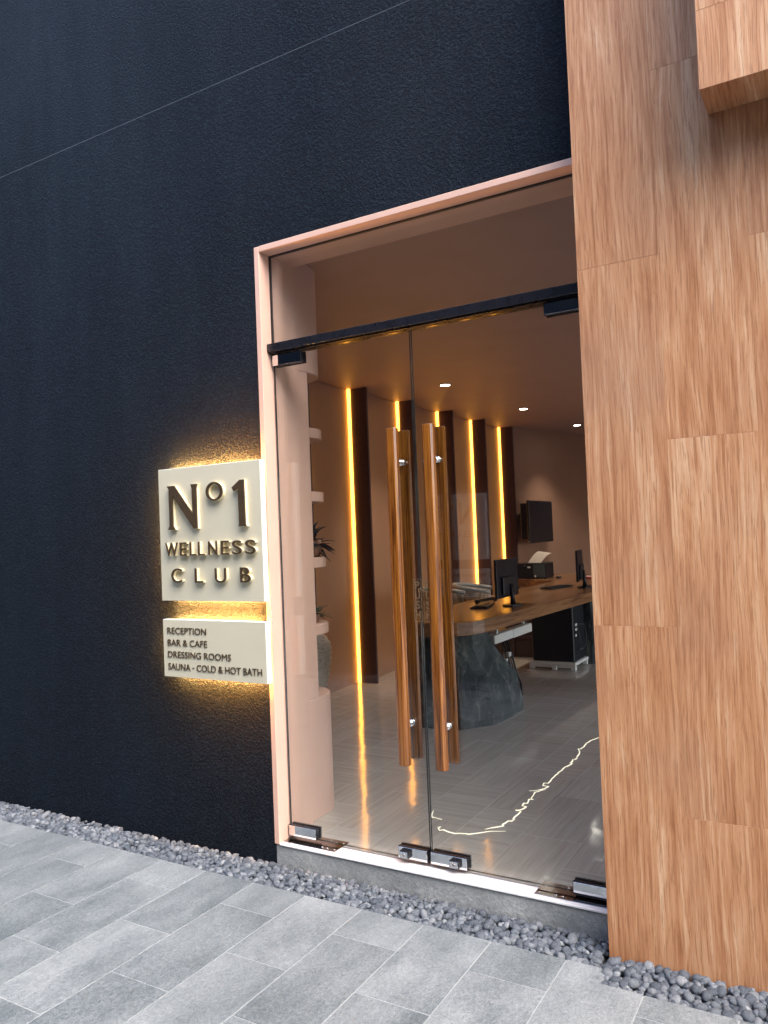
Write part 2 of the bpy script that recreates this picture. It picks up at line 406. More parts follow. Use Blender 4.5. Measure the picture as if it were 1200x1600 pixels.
# ------------------------------------------------------------------ ground and paving
FLOOR = 0.108; CEIL = 3.11; WX0, WX1 = -2.47, -0.836
b = MB(); b.box(-60, 60, -60, 60, -0.30, -0.075, 'asphalt'); tag(b.build('ground'), 'grey ground under the paving and the building', kind='structure')
b = MB(); b.box(-12, -0.82, -3.98, -0.205, -0.07, -0.0016, 'grout'); b.box(-0.82, 6, -3.98, -0.305, -0.07, -0.0016, 'grout')
def paver(mb, x0, x1, y0, y1):
    g = 0.0021
    mb.box(x0+g, x1-g, y0+g, y1-g, -0.04, random.uniform(-0.0004, 0.0004), 'paver', 0.001)
for k in range(-39, 22):
    x0 = -0.67+0.3*k; x1 = x0+0.3
    edge = -0.20 if x1 <= -0.60 else -0.30
    ph = -0.43 if k % 2 == 0 else -0.73
    ys = [edge]; y = ph
    while y > -3.96:
        if y < edge-0.05: ys.append(y)
        y -= 0.6
    ys.append(-3.96)
    for i, (ya, yb) in enumerate(zip(ys, ys[1:])):
        if i == 0 and k == -1:      # paver notched round the timber wall
            g = 0.0022
            b.prism([(x0+g, yb+g), (x1-g, yb+g), (x1-g, -0.30), (-0.818, -0.30), (-0.818, -0.20), (x0+g, -0.20)], -0.04, 0.0, 'paver')
        else: paver(b, x0, x1, yb, ya)
tag(b.build('pavement', origin=(0, 0, 0)), 'grey stone-look pavers laid in staggered rows', kind='structure')
b = MB(); b.box(-12, 6, -0.315, 0.0, -0.075, -0.03, 'soil'); b.box(-12, 6, -4.42, -3.94, -0.075, -0.03, 'soil')
tag(b.build('soil_bed', origin=(0, 0, 0)), 'dark bed under the pebble strips', kind='structure')

# ------------------------------------------------------------------ facade
wall = thing('stucco_wall', (-5, 0.1, 0), 'black rough stucco wall of the shop front with a thin step running across it', 'wall')
b = MB(); b.prism([(-30, -0.08), (-2.50, -0.08), (-2.50, 3.08), (-0.70, 3.08), (-0.70, 3.99), (-30, 3.99)], 0.0, 0.28, 'stucco', axis='Y', bev=0.003)
b.build('lower_panel', wall)
b = MB(); b.box(-30, -0.70, 0.016, 0.27, 3.999, 7.0, 'stucco'); b.build('upper_panel', wall)
b = MB(); b.prism([(0.001, 3.9905), (0.003, 3.9945), (0.012, 3.998), (0.0155, 3.998), (0.0155, 3.9905)], -30, -0.70, 'joint', axis='X'); b.build('joint_bead', wall)

ww = thing('timber_wall', (2, 0.1, 0), 'tan timber-look plank wall at the right with a projecting block near its top', 'wall')
b = MB(); b.box(-0.834, 6.0, -0.0975, 0.28, -0.075, 7.0, 'timber')
def planks(mb, x0, zs, xa, y0, y1, zlim, n):
    for k in range(n):
        a = x0+0.2985*k; bb = a+0.2985
        cuts = zs[k % 2]; z = cuts
        while z > zlim[0]: z -= 1.354
        while z < zlim[1]:
            za, zb = max(z, zlim[0]), min(z+1.354, zlim[1])
            if zb-za > 0.01: mb.box(max(a, xa)+0.0002, bb-0.0002, y0+random.uniform(-0.0004, 0.0004), y1, za+0.0003, zb-0.0003, 'timber', 0.0004)
            z += 1.354
planks(b, -0.836, (1.233, 0.556), -0.836, -0.110, -0.098, (-0.07, 7.0), 22)
b.build('cladding', ww)
b = MB(); b.box(-0.344, 6.0, -0.288, -0.1125, 3.052, 7.0, 'timber')
planks(b, -0.346, (3.306-1.354, 2.63), -0.346, -0.300, -0.2885, (3.0415, 7.0), 20)
for k in range(5): b.box(-0.346+1.354*k+0.0004, -0.346+1.354*(k+1)-0.0004, -0.2995, -0.1125, 3.0405, 3.0515, 'timber_soffit', 0.0006)
b.build('projecting_block', ww)

ds = thing('door_surround', (-2.48, 0.14, 0.1), 'smooth pink painted reveal lining the doorway beside the black wall', 'door frame')
b = MB(); b.box(-2.50, WX0, -0.003, 0.285, 0.104, 3.078, 'pink_paint', 0.002); b.build('side_reveal', ds)
b = MB(); b.box(WX0+0.0005, -0.70, -0.003, 0.285, 3.05, 3.0795, 'pink_paint', 0.002); b.build('head_reveal', ds)

th = thing('threshold', (-1.65, 0.05, 0), 'grey stone doorstep with a white sill under the glass doors', 'doorstep')
b = MB(); b.box(-2.495, -0.70, 0.003, 0.28, -0.075, 0.100, 'slate', 0.002); b.build('stone_step', th)
b = MB(); b.box(-2.469, -0.70, -0.004, 0.105, 0.1005, 0.1095, 'white_sill', 0.0015); b.build('sill', th)
for xa, xb in ((-2.468, -2.160), (-1.172, -0.842)):
    b = MB(); b.prism([(xa, 0.022), (xb, 0.022), (xb, 0.150), (xa, 0.150)], 0.1097, 0.1122, 'brushed_steel', bev=0.0006, seg=1)
    pl = b.build('floor_plate', th)
    for dx in ((0.22, 0.25, 0.292) if xa < -2 else (0.016, 0.085, 0.115)):
        for yy in (0.045, 0.125):
            b = MB(); b.lathe([(0.006, 0), (0.006, 0.0012), (0.004, 0.002)], 'chrome', (xa+dx, yy, 0.1122), 14)
            b.build('screw', pl)

tr = thing('transom', (-1.65, 0.085, 2.54), 'black metal bar across the doorway with a fixed glass pane above it', 'transom')
b = MB(); b.box(-2.469, -0.70, 0.035, 0.135, 2.548, 2.590, 'black_metal', 0.002); b.box(-2.469, -0.70, 0.05, 0.12, 2.541, 2.5475, 'black_metal')
b.build('bar', tr)
b = MB(); b.box(-2.4685, -0.70, 0.079, 0.091, 2.5905, 3.0525, 'glass'); b.build('glass_pane', tr)
b = MB(); b.box(-2.4695, -0.70, 0.0765, 0.0935, 3.045, 3.0499, 'black_plastic'); b.box(-2.4695, -2.4655, 0.0765, 0.0935, 2.5905, 3.0449, 'black_plastic'); b.build('seal', tr)

# ------------------------------------------------------------------ glass doors
def fitting(mb, x0, x1, z0, z1):
    for ya, yb, sgn in ((0.062, 0.0775, -1), (0.0925, 0.108, 1)):
        mb.box(x0, x1, ya, yb, z0, z1, 'black_metal', 0.0025, 2)
        if sgn < 0: mb.box(x0+0.003, x1-0.003, ya-0.0012, ya, z0+0.003, z1-0.003, 'chrome', 0.0005)
        else: mb.box(x0+0.003, x1-0.003, yb, yb+0.0012, z0+0.003, z1-0.003, 'chrome', 0.0005)
    mb.box(x0+0.004, x1-0.004, 0.0776, 0.0924, z0+0.004, z1-0.004, 'black_plastic')
def bar_profile(cx, cy, w, d, out):
    hw, hd = w/2, d/2; k = 0.008
    # flat inner face, eased outer face
    s = -1 if out < 0 else 1
    return [(cx-hw, cy-s*hd*0.9), (cx-hw+k*0.4, cy-s*hd), (cx+hw-k*0.4, cy-s*hd), (cx+hw, cy-s*hd*0.9), (cx+hw, cy+s*hd*0.35), (cx+hw-k, cy+s*hd*0.85), (cx+hw-2*k, cy+s*hd), (cx-hw+2*k, cy+s*hd), (cx-hw+k, cy+s*hd*0.85), (cx-hw, cy+s*hd*0.35)]
def glass_door(x0, x1, hx, patches, lock, stx, label):
    d = thing('glass_door', ((x0+x1)/2, 0.085, 0.11), label, 'door', 'frameless glass door leaves')
    b = MB(); b.box(x0, x1, 0.079, 0.091, 0.125, 2.538, 'glass'); gp = b.build('glass_pane', d); gp.data.materials.append(MAT['glass_edge'])
    for p in gp.data.polygons:
        if abs(p.normal.y) < 0.5: p.material_index = 1
    for a, bb, z0, z1 in patches:
        b = MB(); fitting(b, a, bb, z0, z1); b.build('patch_fitting', d)
    b = MB(); fitting(b, *lock[:2], 0.127, 0.183); lf = b.build('lock_fitting', d)
    b = MB(); b.box(lock[2], lock[3], 0.040, 0.0605, 0.136, 0.170, 'black_metal', 0.002, 2)
    b.box(lock[2]+0.003, lock[3]-0.003, 0.0385, 0.0398, 0.139, 0.167, 'chrome', 0.0004)
    b.lathe([(0.008, 0.0385), (0.008, 0.0365), (0.006, 0.0362)], 'brushed_steel', ((lock[2]+lock[3])/2, 0, 0.153), 18, axis='Y')
    b.build('lock_knob', lf)
    for cy, out in ((0.008, -1), (0.128, 1)):
        b = MB(); b.prism(bar_profile(hx, cy, 0.054, 0.035, out), 0.571, 2.087, 'bar_wood', bev=0.002, seg=2)
        pb = b.build('pull_bar', d)
        for z in (0.743, 1.935):
            a = 0.0225 if out < 0 else 0.0912; e = 0.0788 if out < 0 else 0.1135
            b = MB(); b.lathe([(0.0095, a), (0.0095, (a+e)/2-0.004), (0.0125, (a+e)/2-0.003), (0.0125, (a+e)/2+0.004), (0.0095, (a+e)/2+0.005), (0.0095, e-0.004), (0.015, e-0.003), (0.015, e)] if out < 0 else
                              [(0.015, a), (0.015, a+0.003), (0.0095, a+0.004), (0.0095, e)], 'chrome', (hx, 0, z), 20, axis='Y')
            b.build('standoff', pb)
    b = MB()
    xa, xb, za, zb = stx, stx+0.043, 1.207, 1.400
    for p in ((xa, xa+0.0022, za, zb), (xb-0.0022, xb, za, zb), (xa+0.0022, xb-0.0022, za, za+0.0022), (xa+0.0022, xb-0.0022, zb-0.0022, zb)):
        b.box(p[0], p[1], 0.0783, 0.0789, p[2], p[3], 'sticker_gold')
    for i, ch in enumerate('PUSH'):
        z1 = zb-0.010-i*0.0445
        add_glyph(b, ch, xa+0.010, xb-0.010, z1-0.038, z1, 0.0783, 0.0789, 'sticker_gold', 0.025)
    b.build('push_sticker', d)
    return d
glass_door(-2.462, -1.6775, -1.750, [(-2.459, -2.278, 2.478, 2.536), (-2.462, -2.292, 0.1275, 0.183)], (-1.835, -1.682, -1.815, -1.770), -1.7085,
           'left leaf of the glass double door, hung on the pink reveal, with wooden pull bars')
glass_door(-1.6685, -0.86, -1.565, [(-1.032, -0.862, 2.486, 2.5385), (-1.021, -0.862, 0.1205, 0.175)], (-1.668, -1.487, -1.565, -1.520), -1.656,
           'right leaf of the glass double door, partly behind the timber wall, with wooden pull bars')

# ------------------------------------------------------------------ signs
def sign_panel(mb, x0, x1, y0, y1, z0, z1, s=1):
    cm = 'sign_cream' if s == 1 else 'sign_cream_lifted'
    mb.box(x0, x1, y0, y1, z0, z1, 'sign_edge', 0.0015)
    yf = y0-0.0012 if s == 1 else y1
    mb.box(x0+0.0016, x1-0.0016, yf, yf+0.0012, z0+0.0016, z1-0.0016, cm)
def led_frame(x0, x1, z0, z1, y0, y1):
    b = MB(); m = 0.018; w = 0.014
    b.box(x0+m+0.03, x1-m-0.07, y0, y1, z1-m-w, z1-m, 'sign_led'); b.box(x0+m+0.03, x1-m-0.07, y0, y1, z0+m, z0+m+w, 'sign_led')
    b.box(x0+m, x0+m+w*0.6, y0, y1, z0+0.07, z1-0.07, 'sign_led')
    return b
def offset_poly(ps): return ps
def raised(parent, pts, holes, x0, x1, z0, z1, face):
    pts = pts or []
    """flared roman letters drawn as outlines in a unit box"""
    yb, ym, yf = (-0.066, -0.083, -0.091) if face == 1 else (-4.4+0.066, -4.4+0.083, -4.4+0.091)
    b = MB(); P = [((x0+(x1-x0)*u) if face == 1 else (x1-(x1-x0)*u), z0+(z1-z0)*v) for u, v in pts]
    if holes is None:
        b.prism(P, yb, ym, 'letter_side', axis='Y'); b.prism(P, ym, yf, 'bronze', axis='Y', bev=0.0)
    else:
        cx, cz, rx, rz, th = holes; n = 40
        for (ya, yc, mt) in ((yb, ym, 'letter_side'), (ym, yf, 'bronze')):
            rings = []
            for (k, yy) in ((0, ya), (0, yc), (1, yc), (1, ya), (0, ya)):
                q = []
                for i in range(n):
                    a = 2*math.pi*i/n; t = 0.0 if k == 0 else th*(0.8+0.35*abs(math.cos(a)))
                    q.append((cx+(rx-t)*math.cos(a), yy, cz+(rz-t*0.8)*math.sin(a)))
                rings.append(q)
            b.loft(rings, mt, cap=False)
    return b.build('letter', parent)
N_OUT = [(0, 1), (0.25, 1), (0.83, 0.33), (0.83, 0.90), (0.79, 1), (1, 1), (0.965, 0.92), (0.965, 0), (0.86, 0), (0.175, 0.78), (0.175, 0.09), (0.235, 0), (0, 0), (0.06, 0.09), (0.06, 0.93)]
ONE = [(0, 0.845), (0.13, 0.765), (0.45, 0.825), (0.48, 0.06), (0.42, 0), (1, 0), (0.93, 0.06), (0.90, 1), (0.60, 1)]
def letters_main(parent, X, face):
    """X maps the distance from the board's left edge as read (0..0.70 m) to world x range"""
    def rng(a, bb): return (X(a), X(bb)) if face == 1 else (X(bb), X(a))
    raised(parent, N_OUT, None, *rng(0.085, 0.300), 1.676, 1.906, face)
    cx = X(0.4145); raised(parent, None, (cx, 1.860, 0.056, 0.048, 0.0135), 0, 0, 0, 0, face)
    raised(parent, ONE, None, *rng(0.533, 0.620), 1.676, 1.907, face)
    yb, ym, yf = (-0.066, -0.082, -0.089) if face == 1 else (-4.4+0.066, -4.4+0.082, -4.4+0.089)
    wl = [(110, 235, 'W'), (258, 325, 'E'), (358, 415, 'L'), (440, 500, 'L'), (540, 622, 'N'), (660, 733, 'E'), (765, 850, 'S'), (885, 975, 'S')]
    row = [(0.058+(a-110)/875*0.618, 0.058+(c-110)/875*0.618, 1.538, 1.608, ch) for a, c, ch in wl]
    row += [(0.096, 0.170, 1.398, 1.473, 'C'), (0.262, 0.316, 1.398, 1.472, 'L'), (0.400, 0.474, 1.397, 1.471, 'U'), (0.566, 0.632, 1.398, 1.473, 'B')]
    for a, c, z0, z1, ch in row:
        b = MB(); x0, x1 = rng(a, c)
        add_glyph(b, ch, x0, x1, z0, z1, min(yb, ym), max(yb, ym), 'letter_side', -0.004, face)
        add_glyph(b, ch, x0, x1, z0, z1, min(ym, yf), max(ym, yf), 'bronze', -0.004, face)
        b.build('letter', parent)
def info_lines(parent, X, face, rows):
    ya, yc = (-0.070, -0.0663) if face == 1 else (-4.4+0.0663, -4.4+0.070)
    def width(t):
        me = glyph_mesh(t, 0.01); w = [v.co.x for v in me.vertices]; bpy.data.meshes.remove(me); return min(w), max(w)
    for txt, a, c, z0, z1 in rows:
        lo, hi = width(txt); words = txt.split(' ')
        for i, wd in enumerate(words):
            w0, w1 = width(wd); e = width(' '.join(words[:i+1]))[1]; s0 = e-(w1-w0)
            fa, fc = a+(c-a)*(s0-lo)/(hi-lo), a+(c-a)*(e-lo)/(hi-lo)
            zz0, zz1 = (z0, z1) if wd != '-' else (z0+0.40*(z1-z0), z0+0.50*(z1-z0))
            x0, x1 = (X(fa), X(fc)) if face == 1 else (X(fc), X(fa))
            b = MB(); add_glyph(b, wd, x0, x1, zz0, zz1, ya, yc, 'bronze', -0.008, face); b.build('text_word', parent)
sg = thing('name_sign', (-2.81, -0.04, 1.30), 'cream backlit board reading N\u00ba1 WELLNESS CLUB in raised bronze letters on the black wall', 'sign')
b = MB(); sign_panel(b, -3.156, -2.457, -0.0648, -0.030, 1.302, 2.000); b.build('panel', sg)
led_frame(-3.156, -2.457, 1.302, 2.000, -0.0298, -0.0286).build('backlight', sg)
letters_main(sg, lambda d: -3.156+d, 1)
s2 = thing('directory_sign', (-2.81, -0.04, 0.90), 'small cream backlit board listing RECEPTION, BAR & CAFE, DRESSING ROOMS and SAUNA below the large sign', 'sign')
b = MB(); sign_panel(b, -3.156, -2.457, -0.0648, -0.030, 0.901, 1.203); b.build('panel', s2)
led_frame(-3.156, -2.457, 0.901, 1.203, -0.0298, -0.0286).build('backlight', s2)
info_lines(s2, lambda d: -3.156+d, 1, [('RECEPTION', 0.034, 0.309, 1.128, 1.161), ('BAR & CAFE', 0.034, 0.313, 1.065, 1.098), ('DRESSING ROOMS', 0.034, 0.471, 1.003, 1.036), ('SAUNA - COLD & HOT BATH', 0.033, 0.668, 0.939, 0.973)])

# ------------------------------------------------------------------ pebbles
def pebble_mesh(i):
    rnd = random.Random(100+i); t = bmesh.new(); bmesh.ops.create_icosphere(t, subdivisions=2, radius=1)
    sx, sy, sz = 1.0, rnd.uniform(0.68, 0.92), rnd.uniform(0.48, 0.72); o = Vector((i*7.3, i*3.1, 0))
    for v in t.verts:
        n = v.co.normalized(); k = 1+0.20*mnoise.noise(n*1.1+o)+0.09*mnoise.noise(n*2.3+o)
        c = n*k; c = Vector((c.x*sx, c.y*sy, c.z*sz))
        v.co = c
    for fc in t.faces: fc.smooth = True
    me = bpy.data.meshes.new('pebble'); t.to_mesh(me); t.free(); me.materials.append(MAT['pebble']); return me
PEB = [pebble_mesh(i) for i in range(14)]
spots = []
def strip(x0, x1, ya, yb, step, hi):
    rnd = random.Random(int(x0*100)+5)
    for layer in (1, 2):
        nx = int((x1-x0)/step); ny = max(2, int((yb-ya)/step+0.5))
        for i in range(nx):
            for j in range(ny):
                x = x0+(i+rnd.random())*step; fr = (j+0.15+0.7*rnd.random())/ny; y = ya+(yb-ya)*fr
                s = 0.0105+0.0135*rnd.random()**1.3*(1.12 if layer == 2 else 1)
                if layer == 2 and rnd.random() < 0.25: continue
                t = fr if hi > 0 else 1-fr
                z = -0.034+layer*0.0125+0.012*t+rnd.uniform(-0.004, 0.004)
                y = min(max(y, ya+s*0.75), yb-s*0.75)
                spots.append((x, y, z, s, rnd.randrange(14), Euler((rnd.uniform(-0.6, 0.6), rnd.uniform(-0.6, 0.6), rnd.uniform(0, 6.28))), layer))
strip(-5.8, -0.83, -0.20, -0.003, 0.0225, 1)
strip(-0.83, 0.9, -0.30, -0.113, 0.0225, 1)
cl = Vector((0, -3.06, 1.611))
def seen(s):
    d = Vector(s[:3])-cl; return (s[3]/d.length)*(1 if s[6] == 2 else 0.62 if s[6] == 1 else 0.2) if s[0] < 0.0 else 0
spots.sort(key=seen, reverse=True)
for (x, y, z, s, k, e, l) in spots[:300]:
    o = bpy.data.objects.new('pebble', PEB[k]); COL.objects.link(o)
    o.location = (x, y, z); o.rotation_euler = e; o.scale = (s, s, s)
    tag(o, 'smooth grey river pebble in the strip between the pavers and the shop front', 'pebble', 'grey pebbles along the shop front')
import numpy as np
def pebble_mass(sp, name, label):
    V = []; F = []; n0 = 0; cache = {}
    for k, me in enumerate(PEB):
        v = np.empty(len(me.vertices)*3); me.vertices.foreach_get('co', v)
        p = np.empty(len(me.polygons)*3, dtype=int); me.polygons.foreach_get('vertices', p); cache[k] = (v.reshape(-1, 3), p.reshape(-1, 3))
    for (x, y, z, s, k, e, l) in sp:
        v, p = cache[k]; m = np.array(e.to_matrix())*s
        V.append(v@m.T+np.array((x, y, z))); F.append(p+n0); n0 += len(v)
    V = np.concatenate(V); F = np.concatenate(F)
    me = bpy.data.meshes.new(name); me.from_pydata(V.tolist(), [], F.tolist()); me.materials.append(MAT['pebble'])
    me.polygons.foreach_set('use_smooth', [True]*len(me.polygons))
    o = bpy.data.objects.new(name, me); COL.objects.link(o)
    return tag(o, label, 'pebbles', None, 'stuff')
pebble_mass(spots[300:], 'pebble_bed', 'grey river pebbles filling the strip along the foot of the shop front')

# ------------------------------------------------------------------ room behind the doors
b = MB(); b.box(-4.6, 3.0, 0.106, 11.2, 0.02, FLOOR-0.0009, 'floor_grout')
for k in range(-10, 16):
    x0 = -1.745+0.3*k; x1 = x0+0.3
    ys = [0.106]; y = 0.607-0.6 if k % 2 else 0.307
    while y < 11.1:
        if y > 0.15: ys.append(y)
        y += 0.6
    for ya, yb in zip(ys, ys[1:]):
        g = 0.0009; xa, xb = max(x0, -4.55)+g, min(x1, 2.95)-g
        if xb-xa < 0.02: continue
        t = bmesh.new(); tl = [random.uniform(-0.0007, 0.0007) for _ in range(2)]
        vs = [t.verts.new((xx, yy, FLOOR+tl[0]*(1 if xx == xb else -1)*0.25+tl[1]*(1 if yy == yb else -1)*0.4)) for xx, yy in ((xa, ya+g), (xb, ya+g), (xb, yb-g), (xa, yb-g))]
        t.faces.new(vs); b._merge(t, 'floor_tile')
tag(b.build('floor', origin=(0, 0, 0)), 'glossy streaked greige floor tiles inside the entrance', kind='structure')
b = MB(); b.box(-4.7, 3.0, 0.285, 11.3, CEIL, CEIL+0.2, 'ceiling_paint'); b.box(-2.469, -0.70, 0.2855, 0.30, 3.0795, CEIL-0.0005, 'ceiling_paint')
tag(b.build('ceiling', origin=(0, 0, 0)), 'brown pink painted ceiling of the reception', kind='structure')
# far wall, in plan a wide curve, then the right-hand wall
pl = [(-4.15, 7.80), (-4.10, 7.95), (-4.06, 8.15), (-3.99, 8.62), (-3.89, 9.15), (-3.70, 9.68), (-3.40, 10.12), (-2.95, 10.45), (-2.4, 10.64), (-1.7, 10.7), (2.9, 10.7)]
b = MB()
rings = [[(x, y, z) for x, y in pl] for z in (FLOOR-0.002, CEIL+0.002)]
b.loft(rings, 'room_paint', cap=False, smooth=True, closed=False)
b.box(2.9, 3.0, 0.285, 1.4, 0.0, CEIL+0.1, 'room_paint'); b.box(2.9, 3.0, 8.4, 10.9, 0.0, CEIL+0.1, 'room_paint'); b.box(2.9, 3.0, 1.4, 8.4, 2.60, CEIL+0.1, 'room_paint'); b.box(-0.84, 2.9, 0.2805, 0.33, 0.0, CEIL-0.001, 'room_paint')  # opening in the unseen right-hand wall added to let daylight in
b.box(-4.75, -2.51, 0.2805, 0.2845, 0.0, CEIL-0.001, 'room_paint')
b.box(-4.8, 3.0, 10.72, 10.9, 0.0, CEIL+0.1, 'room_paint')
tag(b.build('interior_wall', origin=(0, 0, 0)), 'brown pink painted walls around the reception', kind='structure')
pw = thing('panelled_wall', (-4.3, 4.5, FLOOR), 'row of curved brown wall panels with dark fins and upright amber light strips', 'wall')
FY = [1.65, 2.665, 3.68, 4.695, 5.71, 6.725, 7.74]
prev = None
for i, y in enumerate([0.63]+FY[:-1]):
    y1 = FY[i]; a = y+0.032; n = 16
    pts = [(-4.128-0.215*math.sin(math.pi/2*t)**0.9, a+(y1-0.012-a)*(1-math.cos(math.pi/2*t))**0.85) for t in [k/n for k in range(n+1)]]
    b = MB(); bk = [(-4.6, pts[-1][1]), (-4.6, pts[0][1])]
    b.prism(pts+bk, FLOOR, CEIL-0.008, 'room_paint', smooth=False)
    ob = b.build('curved_panel', pw)
    for p in ob.data.polygons: p.use_smooth = abs(p.normal.z) < 0.5
    try: ob.data.set_sharp_from_angle(angle=R(40))
    except Exception: pass
for i, y in enumerate(FY):
    b = MB(); b.box(-4.6, -4.125, y, y+0.03, FLOOR, CEIL-0.004, 'dark_fin', 0.001); b.build('fin', pw)
    if i >= 2:
        b = MB(); b.box(-4.342, -4.312, y-0.016, y-0.0005, FLOOR+0.001, CEIL-0.001, 'amber_led'); b.build('light_strip', pw)

sh = thing('shelf_unit', (-3.2, 0.45, FLOOR), 'pink built-in shelf unit with rounded shelves just inside the door', 'shelf unit')
def rounded(x1, ya, yb, rad): return [(-4.0, ya), (x1, ya), (x1, yb-rad)]+arc(x1-rad, yb-rad, rad, 0, 90, 10)[1:]+[(-4.0, yb)]
b = MB(); b.prism(rounded(-2.490, 0.2855, 0.66, 0.22), FLOOR, 0.742, 'pink_paint', bev=0.002, seg=1); b.build('base_block', sh)
b = MB(); b.prism(rounded(-2.490, 0.2855, 0.66, 0.22), 2.508, CEIL-0.001, 'pink_paint', bev=0.002, seg=1); b.build('top_block', sh)
b = MB(); b.box(-2.56, -2.4905, 0.2857, 0.405, 0.7425, 2.5075, 'pink_paint', 0.002); b.build('side_panel', sh)
b = MB(); b.box(-4.0, -2.561, 0.2858, 0.300, 0.7425, 2.5075, 'room_paint'); b.build('back_panel', sh)
for z in (1.075, 1.440, 1.802, 2.152):
    b = MB(); b.prism([(-4.0, 0.3005), (-2.562, 0.3005), (-2.562, 0.4055), (-2.4905, 0.4055), (-2.4905, 0.44)]+arc(-2.70, 0.45, 0.21, 0, 90, 10)[1:]+[(-4.0, 0.66)], z, z+0.055, 'pink_paint', bev=0.002, seg=1)
    b.build('shelf', sh)

def leaf(mb, base, d, length, width, mat, droop=0.3):
    d = Vector(d).normalized(); base = Vector(base); side = d.cross(Vector((0, 0, 1))).normalized(); up = side.cross(d); n = 7
    L = []
    for i in range(n+1):
        t = i/n; w = width*math.sin(math.pi*min(1, 0.12+0.88*t))*(1-0.3*t); p = base+d*length*t-Vector((0, 0, droop*length*t*t))
        th = 0.0016
        L.append([tuple(p-side*w+up*w*0.3), tuple(p-up*th), tuple(p+side*w+up*w*0.3), tuple(p+up*th)])
    mb.loft(L, mat, smooth=False)
pp = thing('potted_plant', (-2.72, 0.52, 1.4955), 'dark spiky-leaved plant on the shelf just inside the door', 'plant')
b = MB(); b.lathe([(0.055, 0), (0.075, 0.05), (0.07, 0.10), (0.06, 0.10), (0.055, 0.085)], 'clay', (-2.60, 0.51, 1.4955), 20); b.build('pot', pp)
b = MB(); rr = random.Random(3)
for i in range(80):
    a = rr.uniform(0, 2*math.pi); el = rr.uniform(-0.5, 1.35); ln = rr.uniform(0.10, 0.17)
    leaf(b, (-2.60+0.02*math.cos(a), 0.51+0.02*math.sin(a), 1.53+rr.uniform(0, 0.07)), (math.cos(a)*math.cos(el), math.sin(a)*math.cos(el), math.sin(el)), ln, 0.020, 'leaf_dark', 0.35)
b.build('foliage', pp)
pp = thing('potted_plant', (-2.70, 0.50, 1.1305), 'small green leafy plant on the shelf above the white jar', 'plant')
b = MB(); b.lathe([(0.04, 0), (0.05, 0.03), (0.05, 0.055), (0.04, 0.055)], 'clay', (-2.60, 0.51, 1.1305), 18); b.build('pot', pp)
b = MB()
for i in range(34):
    a = rr.uniform(0, 2*math.pi); el = rr.uniform(0.0, 1.2)
    leaf(b, (-2.60+0.02*math.cos(a), 0.51+0.02*math.sin(a), 1.165), (math.cos(a)*math.cos(el), math.sin(a)*math.cos(el), math.sin(el)), rr.uniform(0.06, 0.12), 0.012, 'leaf_green', 0.3)
b.build('foliage', pp)

jr = MB(); pr = [(0.09, 0.0), (0.105, 0.01)]
for i in range(30):
    t = i/29; r = 0.105+0.105*math.sin(math.pi*0.5*min(1, t/0.80))**1.1
    if t > 0.80: r = 0.21-0.09*((t-0.80)/0.20)**2
    pr.append((r+0.005*(1 if i % 2 else -1), 0.02+0.66*t))
pr += [(0.115, 0.70), (0.13, 0.73), (0.11, 0.735), (0.10, 0.70)]
jr.lathe(pr, 'jar', (-4.035, 2.40, FLOOR), 40)
tag(jr.build('jar'), 'tall white ribbed clay jar standing on the floor behind the pink shelves', 'jar')

for i, y in enumerate((4.15, 6.28, 8.40)):
    lamp = thing('downlight', (-3.455+0.05*i, y, CEIL), ('round recessed ceiling light nearest the glass doors', 'round recessed ceiling light, middle one of the row of three', 'round recessed ceiling light half cut off by the timber wall')[i], 'ceiling light', 'recessed ceiling lights')
    x = -3.455+0.05*i
    b = MB(); b.lathe([(0.066, -0.0005), (0.066, -0.006), (0.052, -0.007), (0.050, -0.0005)], 'black_plastic', (x, y, CEIL), 28, cap=False); b.build('trim', lamp)
    b = MB(); b.lathe([(0.049, -0.001), (0.049, -0.006)], 'lamp_white', (x, y, CEIL), 24); b.build('lens', lamp)
    ld = bpy.data.lights.new('downlight_beam', 'SPOT'); ld.energy = 30; ld.color = (1.0, 0.82, 0.66); ld.spot_size = R(95); ld.spot_blend = 0.8; ld.shadow_soft_size = 0.045
    lo = bpy.data.objects.new('downlight_beam', ld); COL.objects.link(lo); lo.parent = lamp; lo.location = (0, 0, -0.012)

# jagged bright reflection on the floor, modelled as a thin emissive ribbon
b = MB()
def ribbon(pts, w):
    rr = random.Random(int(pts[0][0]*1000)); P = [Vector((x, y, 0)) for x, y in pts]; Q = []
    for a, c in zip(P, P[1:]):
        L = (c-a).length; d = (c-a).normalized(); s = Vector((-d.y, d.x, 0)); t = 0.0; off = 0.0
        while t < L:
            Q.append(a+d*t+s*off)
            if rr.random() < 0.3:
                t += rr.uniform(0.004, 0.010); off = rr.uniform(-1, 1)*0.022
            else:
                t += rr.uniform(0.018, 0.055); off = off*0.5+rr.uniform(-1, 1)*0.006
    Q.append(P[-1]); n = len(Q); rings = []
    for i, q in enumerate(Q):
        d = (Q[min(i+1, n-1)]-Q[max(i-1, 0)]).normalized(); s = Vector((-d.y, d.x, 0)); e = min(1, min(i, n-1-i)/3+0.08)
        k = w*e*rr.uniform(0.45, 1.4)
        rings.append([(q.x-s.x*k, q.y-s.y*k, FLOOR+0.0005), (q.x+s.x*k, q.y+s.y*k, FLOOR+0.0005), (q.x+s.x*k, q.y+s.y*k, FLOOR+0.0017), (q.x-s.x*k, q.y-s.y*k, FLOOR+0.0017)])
    b.loft(rings, 'reflection_glow')
